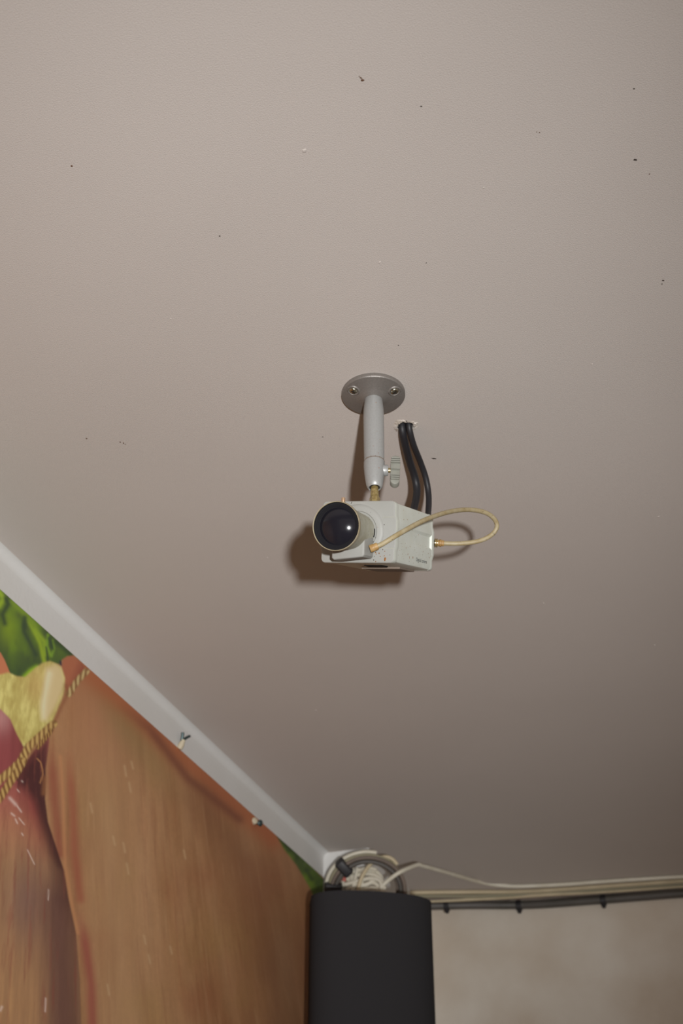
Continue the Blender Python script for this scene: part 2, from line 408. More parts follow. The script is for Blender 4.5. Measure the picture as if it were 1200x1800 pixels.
    g = lay(g, C3(56, 72, 44), np.clip((v-1140)/40, 0, 1)*.8)
    for P, cc, wd in [([(46, 1082), (58, 1105), (70, 1130), (78, 1165)], (134, 154, 40), 4), ([(55, 1095), (64, 1112), (78, 1128), (79, 1150)], (128, 150, 42), 5),
                      ([(-2, 1040), (6, 1052), (-2, 1066)], (138, 160, 42), 5), ([(20, 1058), (40, 1075), (60, 1100)], (110, 132, 40), 6),
                      ([(84, 1116), (82, 1135), (89, 1152)], (112, 142, 44), 2.5), ([(93, 1126), (95, 1140), (90, 1153)], (108, 138, 44), 2.2),
                      ([(43, 1086), (42, 1110), (62, 1150)], (52, 66, 46), 5), ([(10, 1052), (14, 1062), (4, 1080), (8, 1096)], (48, 62, 42), 5), ([(86, 1122), (92, 1140)], (50, 66, 44), 3),
                      ([(99, 1128), (125, 1150)], (52, 68, 42), 6), ([(81, 1138), (84, 1162)], (50, 66, 42), 2)]:
        d, _ = dist_line(u, v, P); g = lay(g, C3(*cc), np.exp(-((d+wob*.25)/wd)**2)*.9)
    d, _ = dist_line(u, v, [(44, 1190), (54, 1180), (64, 1174)]); g = lay(g, C3(132, 166, 36), np.exp(-(d/5)**2))
    col = lay(col, g, sm(sdf_poly(u, v, GREEN), 1.2))
    GR2 = [(484, 1466), (500, 1480), (540, 1515), (620, 1600), (620, 1760), (552, 1580), (545, 1562), (520, 1520), (498, 1492)]
    g = lay(np.broadcast_to(C3(62, 78, 34), sh+(3,)), C3(100, 120, 36), np.clip((vnoise(u, v, 1/18, 1/22, 71, 3)-.4)*3, 0, 1)*.8)
    for P, wd in [([(488, 1470), (510, 1494)], 6), ([(538, 1530), (548, 1545)], 5), ([(516, 1496), (522, 1508)], 4)]:
        d, _ = dist_line(u, v, P); g = lay(g, C3(40, 54, 30), np.exp(-(d/wd)**2)*.8)
    col = lay(col, g, sm(sdf_poly(u, v, GR2), 2))
    # orange corner piece at the frame's left
    col = lay(col, C3(176, 108, 76), sm(sdf_poly(u, v, [(-200, 1140), (0, 1147), (10, 1166), (18, 1185), (0, 1190), (-200, 1190)]), 1.2))
    # --- yellow tied end
    YEL = [(-200, 1186), (0, 1186), (14, 1182), (30, 1189), (44, 1190), (62, 1174), (75, 1165), (88, 1162), (100, 1167), (108, 1173), (114, 1192), (114, 1212), (106, 1235), (92, 1268), (78, 1288), (52, 1312), (43, 1316), (30, 1292), (18, 1264), (0, 1246), (-200, 1246)]
    n = .6*vnoise(u+.15*v, v, 1/5, 1/17, 81, 3)+.4*vnoise(u, v, 1/14, 1/22, 85, 2)
    y = np.broadcast_to(C3(176, 160, 92), sh+(3,)).copy()
    y = lay(y, C3(204, 192, 120), np.clip((n-.46)*4, 0, 1)*.8); y = lay(y, C3(152, 126, 66), np.clip((.44-n)*4, 0, 1)*.6)
    y = lay(y, C3(182, 148, 92), np.exp(-((u-66)/22)**2-((v-1205)/34)**2)*.6)
    lobe = sdf_poly(u, v, [(80, 1174), (98, 1167), (107, 1174), (114, 1195), (111, 1215), (98, 1242), (82, 1268), (72, 1266), (71, 1240), (76, 1210)])
    lc = lay(np.broadcast_to(C3(196, 174, 128), sh+(3,)), C3(160, 122, 76), np.clip((u-92+(v-1240)*.45)/22, 0, 1)*.8)
    d, _ = dist_line(u, v, [(86, 1185), (77, 1225), (74, 1260)]); lc = lay(lc, C3(212, 202, 166), np.exp(-(d/7)**2)*.7)
    y = lay(y, lc, sm(lobe+wob*.3, 5))
    col = lay(col, y, sm(sdf_poly(u, v, YEL), 1.8))
    # --- reddish tip with twine
    tip = sdf_poly(u, v, [(109, 1172), (110, 1160), (118, 1154), (128, 1153), (144, 1166), (152, 1178), (134, 1198), (120, 1218), (114, 1208), (115, 1192)])
    col = lay(col, lay(np.broadcast_to(C3(154, 92, 66), sh+(3,)), C3(120, 60, 48), np.clip((u-120+(v-1195)*.4)/16, 0, 1)*.6), sm(tip, 1.5))
    d, _ = dist_line(u, v, [(116, 1205), (116, 1225), (108, 1240), (96, 1268)]); col = lay(col, C3(128, 80, 54), np.exp(-(d/4)**2)*.7)
    def twine(P, wd, c1, c2, per, ph=0):
        nonlocal col
        d, s, q = dist_line(u, v, P, True)
        k = np.clip(.55+.6*np.sin(2*math.pi*(s/per-q/wd*.55)+ph)-.4*(d/wd)**2, 0, 1)
        cc = C3(*c1)*(k[..., None])+C3(*c2)*(1-k[..., None])
        col = lay(col, cc, sm(d-wd, 1.1))
    twine([(-60, 1440), (0, 1370), (20, 1354), (36, 1338), (50, 1312), (72, 1292), (94, 1272)], 6.8, (182, 150, 92), (120, 86, 50), 11)
    twine([(-60, 1470), (0, 1402), (14, 1380), (30, 1356), (40, 1338)], 6.8, (176, 142, 86), (114, 80, 46), 11, 1)
    twine([(66, 1314), (80, 1298), (90, 1284)], 3.5, (160, 124, 72), (100, 66, 40), 7)
    twine([(121, 1220), (128, 1208), (138, 1194), (152, 1180)], 5.5, (180, 156, 108), (122, 88, 54), 13)
    d, _ = dist_line(u, v, [(65, 1334), (71, 1340), (74, 1352), (75, 1362), (70, 1376)]); col = lay(col, C3(160, 110, 72), sm(d-1.3, .8)*.8)
    d, _ = dist_line(u, v, [(78, 1368), (76, 1395)]); col = lay(col, C3(130, 84, 54), np.exp(-(d/4)**2)*.7)
    d, _ = dist_line(u, v, [(106, 1163), (107, 1168)]); col = lay(col, C3(50, 42, 56), np.exp(-(d/2)**2))
    return col

def banner():
    top, x0 = 2.3578, XW+.0012
    ys = np.concatenate([[-.6, -.2, .3, .7], np.linspace(.90, 2.16, 560), [2.3, YP-.0]])
    ys = np.concatenate([[-.6, -.2, .3, .7], np.linspace(.90, YP-.002, 540)])
    zs = np.concatenate([np.linspace(top, 1.90, 520), [1.85, 1.7, 1.5, 1.3]])
    Y, Z = np.meshgrid(ys, zs, indexing='ij')
    # the print's own coordinates: a perspective photograph laid flat on the vinyl
    d = np.stack([np.full_like(Y, x0), Y, Z-EYE], -1)
    fw, rt, up = np.array(FW), np.array(RT), np.array(UP)
    dep = d @ fw; u = 600+F*(d @ rt)/dep; v = 900-F*(d @ up)/dep
    bad = dep < .05; u = np.where(bad, -900, u); v = np.where(bad, 1400, v)
    u = np.clip(u, -900, 1500); v = np.clip(v, 0, 4000)
    col = np.clip(paint(u, v)*GAIN*np.array([.955, .985, 1.0]), 0, .95)
    X = np.full_like(Y, x0)+.0006*vnoise(Y, Z, 9, 9, 5)
    X[0, :] = X[-1, :] = XW+.0001; X[:, 0] = X[:, -1] = XW+.0001
    nY, nZ = Y.shape
    me = bpy.data.meshes.new('printed_banner')
    co = np.stack([X, Y, Z], -1).reshape(-1, 3)
    i, j = np.meshgrid(np.arange(nY-1), np.arange(nZ-1), indexing='ij'); a = (i*nZ+j).ravel()
    fc = np.stack([a, a+1, a+nZ+1, a+nZ], -1)
    me.vertices.add(len(co)); me.vertices.foreach_set('co', co.ravel())
    me.loops.add(fc.size); me.loops.foreach_set('vertex_index', fc.ravel())
    me.polygons.add(len(fc)); me.polygons.foreach_set('loop_start', np.arange(0, fc.size, 4))
    me.update(calc_edges=True)
    at = me.color_attributes.new('print', 'FLOAT_COLOR', 'POINT')
    at.data.foreach_set('color', np.concatenate([col.reshape(-1, 3), np.ones((len(co), 1))], 1).ravel())
    me.polygons.foreach_set('use_smooth', [True]*len(me.polygons))
    m = mat('banner_print', (1, 1, 1, 1), .5, spec=.25); nt = m.node_tree
    an = nt.nodes.new('ShaderNodeAttribute'); an.attribute_name = 'print'
    nt.links.new(an.outputs['Color'], nt.nodes['Principled BSDF'].inputs['Base Color'])
    me.materials.append(m)
    o = bpy.data.objects.new('printed_banner', me); COL.objects.link(o)
    return tag(o, 'large printed banner of twine-tied smoked meat and lettuce covering left wall', 'banner')
banner()

# ------------------------------------------------------------------ fixings at the banner's top edge
def at_wall(px, py, off=0): return at_x(px, py, XW+off)
c = at_wall(317, 1312, .003)
t = empty('wall_hook', Matrix.Translation(c), 'forked dark wire hook in cream plug on white strip above banner', 'hook')
bm = bmesh.new(); lathe(bm, [(.0015, -.004), (.0042, -.003), (.0042, .004), (.003, .0065), (.0026, .010)], 14, rot_to((.5, -.15, .8)))
link('plug', bm, M_cream, t)
bm = bmesh.new(); tube(bm, spline([(.002, -.001, .006), (.004, -.004, .013), (.005, -.006, .017)], 4), .0022, 8)
tube(bm, spline([(.003, 0, .008), (.006, .003, .0125), (.0085, .0085, .017)], 4), .0019, 8)
link('prongs', bm, M_greenmetal, t)
c = at_wall(451, 1446, .004)
t = empty('wall_screw', Matrix.Translation(c), 'dark screw in cream plug on the banner edge nearer the corner', 'screw')
bm = bmesh.new(); lathe(bm, [(.002, -.0045), (.0048, -.004), (.0048, .001), (.003, .002)], 14, rot_to((.8, -.6, .1), (0, -.008, 0)))
link('plug', bm, M_cream, t)
bm = bmesh.new(); lathe(bm, [(.002, -.004), (.002, .004), (.0044, .005), (.005, .007), (.003, .0088), (0, .0092)], 14, rot_to((.9, -.35, -.25), (0, .002, 0)))
link('screw_head', bm, M_greenmetal, t)

# ------------------------------------------------------------------ ceiling mount
FLG = at_z(656, 690, CEIL)
down = Vector((-.0032, 0, -1)).normalized()
MT = Matrix.Translation(FLG) @ Matrix.Rotation(YAW, 4, 'Z')      # local X points to the photo's right
mount = empty('camera_mount', MT, 'silver swivel mount with round flange screwed to ceiling above camera', 'mount')
bm = bmesh.new()
lathe(bm, [(.0284, 0), (.0288, -.0010), (.0287, -.0036), (.0281, -.0043), (.0225, -.0054), (.016, -.0066), (.0112, -.0078), (.0098, -.0088), (.008, -.009)], 64)
link('flange', bm, M_flange, mount, smooth=30)
Mi = MT.inverted()
for px, py in ((621, 686.5), (693, 687.5)):
    p = Mi @ at_z(px, py, CEIL-.0056)
    nrm = Vector((p.x*.22, p.y*.22, -1*Vector((p.x, p.y)).length)).normalized()
    A = rot_to(nrm, (p.x, p.y, -.0052))
    bm = bmesh.new()
    lathe(bm, [(.0062, -.0010), (.0060, .0005), (.0050, .0011), (.0042, .0006), (.0038, -.0008)], 28, A, False, False)
    cup = link('screw_seat', bm, M_flange, mount, smooth=60)
    bm = bmesh.new()
    lathe(bm, [(.0037, -.001), (.0037, .0009), (.0033, .0016), (.0022, .0021), (0, .0023)], 24, A)
    sc = link('screw', bm, M_steel, mount, smooth=60)
    bm = bmesh.new()
    for r_ in (0, math.pi/2): box(bm, (-.0021, -.00035, .0019), (.0021, .00035, .00245), M=A @ Matrix.Rotation(r_+.4, 4, 'Z'))
    link('cross_slot', bm, M_void, sc, smooth=0)
AX = rot_to(-down)                                                # Z up along the arm
bm = bmesh.new()
lathe(bm, [(.0078, -.0075), (.0082, -.010), (.0091, -.020), (.0092, -.030), (.0090, -.060), (.0088, -.0762)], 48, AX)
link('arm', bm, M_silver, mount, smooth=40)
bm = bmesh.new()
lathe(bm, [(.0087, -.0760), (.0087, -.0771)], 48, AX)
for k in range(14):
    a = 2*math.pi*k/14+.1; box(bm, (-.0005, -.0003, -.0004), (.0005, .0003, .0004), M=AX @ Matrix.Rotation(a, 4, 'Z') @ Matrix.Translation((.0088, 0, -.0766)))
link('seam_ring', bm, M_base, mount, smooth=0)
bm = bmesh.new()
lathe(bm, [(.0085, -.0770), (.0091, -.0776), (.0092, -.082), (.0088, -.088), (.0080, -.096), (.0073, -.1005), (.0066, -.1032), (.0055, -.1044), (.0046, -.1040), (.0044, -.098), (0, -.098)], 48, AX)
link('swivel_housing', bm, M_silver, mount, smooth=40)
# dark socket and brass ball stud
bm = bmesh.new(); lathe(bm, [(.0044, -.1038), (.0045, -.0995), (0, -.0992)], 32, AX)
link('socket', bm, M_void, mount)
BODY_S = 1.11
Lb, Hb, Wb = .1103, .0509, .0644
# axes of the camera body: X across, Y up, Z out of the lens
BX = Vector((0.98251012, 0.01995242, -0.18513713)); BY = Vector((0.17608389, -0.42294087, 0.8888844)); BZ = Vector((-0.06056667, -0.90593759, -0.41905699))
BT = Vector((-0.28838711, 0.88353495, 2.23412976))
MB = Matrix(((BX.x, BY.x, BZ.x, BT.x), (BX.y, BY.y, BZ.y, BT.y), (BX.z, BY.z, BZ.z, BT.z), (0, 0, 0, 1)))
MBi = MB.inverted()
tp = MBi @ (MT @ (down*.1255)); tp = MB @ Vector((tp.x, Hb/2+.0002, tp.z)); tpl = Mi @ tp
b0 = down*.101
ax2 = (tpl-b0); ln = ax2.length; A2 = rot_to(ax2, b0)
bm = bmesh.new()
lathe(bm, [(.0030, -.002), (.0031, 0), (.0037, ln*.55), (.0037, ln*.56)], 24, A2)
link('ball_stud', bm, M_brass, mount, smooth=40)
bm = bmesh.new()
lathe(bm, [(.0037, ln*.56), (.0044, ln*.60), (.0047, ln*.97), (.0044, ln*1.0)], 6, A2)
link('hex_nut', bm, M_brass, mount, smooth=20)
# clamp collar, pin and wing knob on the right
kz = -.0868
bm = bmesh.new(); A3 = rot_to((1, 0, 0), (.0070, 0, kz+.001))
lathe(bm, [(.0050, 0), (.0050, .0040), (.0046, .0046), (.003, .0047)], 24, A3)
link('clamp_collar', bm, M_silver, mount, smooth=40)
bm = bmesh.new(); lathe(bm, [(.0021, .0044), (.0021, .0075)], 16, A3)
link('pin', bm, M_brass, mount)
bm = bmesh.new()
A4 = Matrix.Translation((.0178, 0, kz)) @ Matrix.Rotation(R(3), 4, 'Y')
n, hl, hw = 10, .0150, .0040                                     # rounded bar, seen edge on
poly = [(hw*math.cos(q), hl-hw+hw*math.sin(q)) for q in [math.pi*i/n for i in range(n+1)]]
poly += [(hw*math.cos(q), -hl+hw+hw*math.sin(q)) for q in [math.pi+math.pi*i/n for i in range(n+1)]]
prism(bm, poly, -.0042, .0030, A4 @ Matrix(((1, 0, 0, 0), (0, 0, -1, 0), (0, 1, 0, 0), (0, 0, 0, 1))), .0007)
knob = link('wing_knob', bm, M_knob, mount, smooth=40)
for sgn in (1, -1):
    for k in range(3):
        bm = bmesh.new(); zc_ = sgn*(.0068+k*.0020); box(bm, (-.0042+.0002*k, -.0058, zc_-.00045), (.0042-.0002*k, .0044, zc_+.00045), .0003, 1, A4)
        link('knob_rib', bm, M_knob, knob)
bm = bmesh.new(); box(bm, (-.0042, -.0060, -.0010), (.0042, .004, .0002), .0005, 2, A4)
link('knob_ridge', bm, M_knob, knob)
bm = bmesh.new()
def arm_pt(a, z, rr=.0091): return Vector((rr*math.cos(a), rr*math.sin(a), z))
for a, z, s in [(-2.2, -.045, .0004), (-1.6, -.040, .0003), (-1.7, -.066, .0004), (-1.0, -.058, .0003), (-1.95, -.026, .0008), (-1.98, -.034, .0009), (-1.98, -.036, .0006), (-1.95, -.054, .0008), (-1.35, -.018, .0005), (-1.2, -.073, .0004), (-1.15, -.0885, .0008), (-1.3, -.05, .0003)]:
    p = arm_pt(a, z, .0090 if z > -.08 else .0086); blob(bm, p, (p.x, p.y, 0), s, s*.8, .0001, random.random())
tag(link('rust_specks', bm, M_rust, mount), kind='stuff')

# ------------------------------------------------------------------ security camera
cc = empty('security_camera', MB, 'old off-white box security camera with round lens hanging under ceiling mount', 'camera')
hw, hh = Wb/2, Hb/2
def outline(wd, hgt, bulge, c=.0035, n=4, y0=.0115, y1=-.0135, sl=.004):
    """rounded rectangle with a proud band half way up both sides"""
    P = []
    def arc(cx, cy, a0):
        for i in range(n+1):
            a = a0+math.pi/2*i/n; P.append((cx+c*math.cos(a), cy+c*math.sin(a)))
    arc(wd-c, hgt-c, 0); P_r = P[:]
    P.clear()
    arc(-wd+c, hgt-c, math.pi/2)
    P.extend([(-wd, y0+sl/2), (-wd-bulge, y0-sl/2), (-wd-bulge, y1+sl/2), (-wd, y1-sl/2)])
    arc(-wd+c, -hgt+c, math.pi)
    arc(wd-c, -hgt+c, 1.5*math.pi)
    P.extend([(wd, y1-sl/2), (wd+bulge, y1+sl/2), (wd+bulge, y0-sl/2), (wd, y0+sl/2)])
    return P_r+P
bm = bmesh.new()
plate(bm, outline(hw-.0006, hh, .0012, y0=.0116, y1=-.0136, sl=.0048), -.0095, 0, .0007)
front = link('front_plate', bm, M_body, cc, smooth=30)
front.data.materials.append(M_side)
for p in front.data.polygons: p.material_index = 1 if p.normal.z < .5 else 0  # rim faces turned from the flash take the lightened tone
# moulded lines on the front plate
for lo_, hi_ in (((.0215, .0118), (.0318, .0121)), ((.0205, -.0136), (.0318, -.0133)), ((-.0318, .0118), (-.0225, .0121))):
    bm = bmesh.new(); box(bm, lo_+(-.0002,), hi_+(.00014,)); link('moulded_line', bm, M_barrel, front, smooth=0)
# shell with a scooped groove along each side that deepens to the rear
bm = bmesh.new()
def shell_ring(z, g):
    w2, h2, c = hw-.0010, hh-.0005, .003
    def side(s):
        k_ = w2+min(.0012, .0012+0*z)
        pr = [(w2, h2-c), (w2, .0140), (k_, .0092), (k_, .0064), (k_-g, .0042), (k_-g, -.0046), (k_, -.0068), (k_, -.0112), (w2, -.0160), (w2, -h2+c)]
        return [(s*x, y) for x, y in pr]
    r = side(1); l = side(-1)[::-1]
    q = [(w2-c*.3, h2-c*.3), (w2-c, h2), (-w2+c, h2), (-w2+c*.3, h2-c*.3)]
    q2 = [(-w2+c*.3, -h2+c*.3), (-w2+c, -h2), (w2-c, -h2), (w2-c*.3, -h2+c*.3)]
    return [bm.verts.new((x, y, z)) for x, y in r+q2[::-1]+l+q[::-1]]
zz = [(-.009, 0), (-.016, 0), (-.024, .0004), (-.04, .0009), (-.07, .0015), (-.1035, .0020)]
rings = [shell_ring(z, g) for z, g in zz]
for a, b in zip(rings, rings[1:]):
    for i in range(len(a)): bm.faces.new((a[i], a[(i+1) % len(a)], b[(i+1) % len(a)], b[i]))
bm.faces.new(rings[0]); bm.faces.new(rings[-1][::-1])
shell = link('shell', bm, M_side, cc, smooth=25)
bm = bmesh.new()
plate(bm, outline(hw-.0010, hh-.0003, .0013, y0=.0116, y1=-.0136, sl=.0048), -Lb, -.1030, .0007, 3)
link('rear_plate', bm, M_side, cc, smooth=30)
# underside plate and slot
bm = bmesh.new(); box(bm, (-.017, -hh-.0012, -.100), (.018, -hh+.001, -.058), .0005, 1); link('tripod_plate', bm, M_base, cc)
bm = bmesh.new(); box(bm, (-.006, -hh-.0003, -.050), (.010, -hh+.001, -.034)); link('underside_slot', bm, M_void, cc, smooth=0)
# raised round lens ring on the front plate
bm = bmesh.new(); lathe(bm, [(.0232, -.0005), (.0224, .0008), (.0205, .0016), (.0172, .0018), (.0166, .0010), (.0150, .0008)], 64, None, False, False)
link('lens_ring', bm, M_body, front, smooth=40)
bm = bmesh.new()
lathe(bm, [(.0150, 0), (.0152, .004), (.0156, .012), (.0166, .024), (.0178, .036), (.0187, .0455), (.0190, .0468)], 64, None, False, False)
barrel = link('lens_barrel', bm, M_barrel, cc, smooth=40)
bm = bmesh.new()
lathe(bm, [(.0189, .0462), (.0197, .0472), (.0199, .0496), (.0196, .0507), (.0191, .0506), (.0189, .0494), (.0188, .0490)], 64, None, False, False)
link('barrel_rim', bm, M_rim, barrel, smooth=45)
bm = bmesh.new()
lathe(bm, [(.0189, .0499), (.0187, .0486), (.0172, .0484), (.0171, .0480), (.0163, .0479), (.0162, .0475), (.0157, .0474), (.0156, .0470), (.0150, .0469)], 64, None, False, False)
link('retaining_rings', bm, M_black, barrel, smooth=15)
def dome(rad, ap, z_edge, k=14):
    s = math.sqrt(rad*rad-ap*ap); return [(ap*i/k, z_edge+math.sqrt(rad*rad-(ap*i/k)**2)-s) for i in range(k, -1, -1)]
bm = bmesh.new(); lathe(bm, dome(.027, .0153, .0466), 64, None, True)
link('front_glass', bm, M_glass, barrel, smooth=80)
bm = bmesh.new(); lathe(bm, [(.0014, 0), (.0016, .0008), (.0016, .0080), (.0013, .0086), (0, .0086)], 16, rot_to((0, 1, 0), (-.0028, .0165, .0285)))
link('focus_screw', bm, M_copper, barrel)
bm = bmesh.new()
for i in range(10):
    a = -.28+.045*i; box(bm, (.01505, -.00042, .0012), (.01545, .00042, .0026), M=Matrix.Rotation(a, 4, 'Z'))
link('index_mark', bm, M_black, barrel, smooth=0)
# auto-iris motor housing under the barrel
bm = bmesh.new()
ph = [(-.0139, -.004), (.0142, -.004), (.0142, -.0205), (.0128, -.0222), (-.0118, -.0248), (-.0139, -.0232)]
prism(bm, ph, .0003, .0225, bev=.0015, seg=3)
iris = link('iris_motor_housing', bm, M_body, cc, smooth=35)
# looping lead from the iris motor to the back of the case
loop = [at_d(*p) for p in [(654, 963.5, 1.077), (672, 956, 1.078), (700, 939, 1.084), (740, 917, 1.112), (775, 903.5, 1.145), (805, 897, 1.172), (832, 896.5, 1.19), (855, 902, 1.20), (869, 913, 1.206),
                          (873, 926, 1.208), (866, 938, 1.208), (850, 948, 1.206), (828, 953.5, 1.205), (800, 955.5, 1.205), (768, 954.5, 1.205)]]
bm = bmesh.new(); tube(bm, [MBi @ p for p in spline(loop, 7)], .0021, 14)
lead = link('iris_lead', bm, M_cable, cc, smooth=60)
lp = [MBi @ p for p in spline(loop, 7)]
def plug(d0, d1, r1, r2, L):
    A = rot_to(d1-d0, d0); bm = bmesh.new()
    lathe(bm, [(r1*.9, -.002), (r1, -.0015), (r1, L*.35), (r2, L*.4), (r2, L*.62), (r1*.95, L*.68), (r1*.95, L), (.0025, L*1.05)], 20, A)
    return link('lead_plug', bm, M_plug, lead, smooth=40)
plug(lp[0], lp[5], .0032, .0030, .0046)
plug(lp[-1], lp[-7], .0029, .0034, .0058)
# boot of dark rings behind the rear plug
bm = bmesh.new()
A = rot_to(lp[-7]-lp[-1], lp[-1])
for k in range(3): lathe(bm, [(.0032, -.004+k*.0016), (.0042, -.0038+k*.0016), (.0042, -.0030+k*.0016), (.0032, -.0028+k*.0016)], 18, A)
link('strain_relief', bm, M_brass, lead)
# socket bracket on the rear plate that the lead plugs into
bm = bmesh.new()
e = lp[-1]
tube(bm, [Vector((e.x-.012, e.y, -Lb+.002)), Vector((e.x-.010, e.y, -Lb-.003)), Vector((e.x-.004, e.y, e.z))], .0028, 12)
link('lead_socket', bm, M_black, cc)
# flecks of dirt along the lead
bm = bmesh.new()
for k in range(40):
    i = random.randrange(3, len(lp)-6); p = lp[i]; tdir = (lp[i+1]-p).normalized()
    side = tdir.orthogonal().normalized(); side = Matrix.Rotation(random.random()*6.28, 3, tdir) @ side
    blob(bm, p+side*.00213, side, random.uniform(.0003, .0007), .0003, .0001, random.random()*3, 6)
tag(link('dirt_flecks', bm, M_speckd, lead), kind='stuff')
# printed words on the right-hand side
tx = bpy.data.curves.new('printed_words', 'FONT'); tx.body = 'Digital camera'; tx.size = .0046; tx.align_x = 'LEFT'; tx.align_y = 'CENTER'; tx.extrude = .00004
tmp = bpy.data.objects.new('words_source', tx); COL.objects.link(tmp); bpy.context.view_layer.update()
me = bpy.data.meshes.new_from_object(tmp.evaluated_get(bpy.context.evaluated_depsgraph_get())); bpy.data.objects.remove(tmp)
xs = [v.co.x for v in me.vertices]; k = .0315/(max(xs)-min(xs)); x0 = min(xs)
for v in me.vertices: v.co = Vector((hw-.0010+.0001+v.co.z, -.0182+v.co.y, -.0618-(v.co.x-x0)*k))
me.materials.clear(); me.materials.append(M_text)
o = bpy.data.objects.new('printed_words', me); COL.objects.link(o); o.parent = shell; o['label'] = 'grey printed words Digital camera'
# rust drips and specks on the case
bm = bmesh.new()
def fs(px, py, a, b, bmx):
    o_, d = MBi @ EYEP, MBi.to_3x3() @ ray(px, py); k = (0-o_.z)/d.z; p = o_+d*k
    rr = math.hypot(p.x, p.y); z = .0017 if .0170 < rr < .0205 else (.0009 if rr < .0170 else (.0009 if rr < .0226 else .0001))
    blob(bmx, (p.x, p.y, z), (0, 0, 1), a*.00046, b*.00046, .00012, random.random()*3, 8)
def ss(px, py, a, b, bmx):
    o_, d = MBi @ EYEP, MBi.to_3x3() @ ray(px, py); k = (hw-.001-o_.x)/d.x; p = o_+d*k
    y = p.y; g = -np.interp(y, [-.016, -.0112, .0092, .014], [0, .0012, .0012, 0])
    g += np.interp(-p.z, [.016, .024, .04, .07, .1035], [0, .0004, .0009, .0015, .0020])*np.interp(y, [-.0068, -.0046, .0042, .0064], [0, 1, 1, 0])
    blob(bmx, (hw-.001-g, p.y, p.z), (1, 0, 0), b*.00046, a*.0006, .00012, 0, 8)
for x, y, a, b in [(676.5, 983, 3.4, 2.2), (664, 927, 1.2, 1.9), (666, 972.5, 1.3, 1.3), (659.5, 971, 1.8, 1.3), (675, 977, 1.2, .8), (668, 978, .9, .9), (660, 987, 1.2, 1), (661, 974, 1, 1), (669, 953, .9, .6), (653, 972.5, 1, 1.2), (654, 908, .8, .8), (676, 969, .8, .8)]: fs(x, y, a, b, bm)
for x, y, a, b in [(725.5, 980, 1.5, 3.4), (719.5, 980, .8, 3.2), (716.5, 973.5, 1, 2.2), (708.5, 914, .7, 1.5), (715.5, 914, .8, 1.5), (755.5, 977, 1.4, 1.6), (753.5, 980, 1, 1.6), (736, 940, .8, 1.3), (711, 963, .6, 2.2), (718, 961, .6, 1.8), (741, 970, .6, 2), (707, 974, .7, 1.2), (700, 976, .8, .9), (695, 976, .7, .9), (736, 902, .5, 1), (709, 897, .5, 1.4), (713, 975, .5, 1), (741, 975, .5, 1), (757, 972, 1.4, .7), (750, 973, .7, 1.4)]: ss(x, y, a, b, bm)
rr_ = random.Random(11)
for k in range(46):
    ss(698+62*rr_.random()**.9, rr_.choice([rr_.uniform(955, 985), rr_.uniform(960, 992), rr_.uniform(898, 950)]), rr_.uniform(.35, .7), rr_.uniform(.4, 1.1), bm)
tag(link('rust_drips', bm, M_rust, cc, smooth=60), 'orange rust drips and specks', kind='stuff')
bm = bmesh.new()
for x, y, a, b in [(651, 896, .7, .9), (664, 932.5, 1.1, 1.1), (661.5, 945, 1, 1), (658, 953, .9, .9), (651.5, 948.5, .8, .9), (656, 958, 1.1, .7), (661, 946, .5, .5), (675, 922.5, .9, .8), (672.5, 966, .9, .9), (660, 970.5, 1.7, 1), (656.5, 984.5, 1, 1), (660, 986.5, .7, .7), (651, 978, .7, 1.4), (685, 975.5, .7, .6), (618, 883, 1.8, .6), (617, 885.5, 1, .6), (657.5, 978, .7, .7), (649, 909, .6, .6), (652, 901, .5, .5)]: fs(x, y, a, b, bm)
for x, y, a, b in [(697.5, 908.5, .7, 1), (731, 944, .7, 1.3), (728, 942, .5, .8), (701, 955, .4, .7), (700.5, 952, .4, .6), (719, 987, .5, 1.6), (753, 967, .7, 1), (696, 959, .8, .8), (757.5, 962, .4, .7), (727, 906, .4, .4), (699, 941, .4, .6), (704, 966, .4, .6), (746, 993, .4, .6)]: ss(x, y, a, b, bm)
for k in range(26):                                              # specks on the barrel
    a = random.uniform(-1.0, 1.0); z = random.uniform(.004, .044); rr = float(np.interp(z, [0, .012, .024, .036, .0455], [.0150, .0156, .0166, .0178, .0187]))
    p = Vector((rr*math.cos(a), rr*math.sin(a), z)); blob(bm, p, (p.x, p.y, 0), random.uniform(.0002, .0005), random.uniform(.0002, .0004), .0001, 0, 7)
tag(link('dirt_specks', bm, M_speckd, cc, smooth=60), 'dark dirt specks', kind='stuff')

# ------------------------------------------------------------------ two black leads from the ceiling hole
Zr = -Lb
def lead_black(name, pts, r_, label):
    bm = bmesh.new(); tube(bm, spline(pts, 8), r_, 14)
    return tag(link(name, bm, M_rubber, smooth=60), label, 'cable')
yh = hole_c.y
end1 = MB @ Vector((-.002, .012, Zr-.001)); end2 = MB @ Vector((.018, .012, Zr-.001))
a1 = [hole_c+Vector((-.0036, .001, .022)), hole_c+Vector((-.0034, .001, -.001))]+[at_y(*p) for p in [(711.5, 780, yh+.016), (720, 812, yh+.040), (729, 840, yh+.058), (732.5, 865, yh+.064), (727.5, 893, yh+.058), (721, 912, yh+.040)]]+[end1]
a2 = [hole_c+Vector((.0034, .0005, .022)), hole_c+Vector((.0036, .0005, -.001))]+[at_y(*p) for p in [(726, 780, yh+.016), (738.5, 812, yh+.040), (748, 840, yh+.056), (753, 870, yh+.064), (752.5, 900, yh+.058), (749, 915, yh+.040)]]+[end2]
lead_black('black_cable', a1, .0036, 'thicker black cable curving from ceiling hole behind camera, beside the mount knob')
lead_black('black_cable', a2, .0029, 'thinner outer black cable curving from ceiling hole down behind camera')

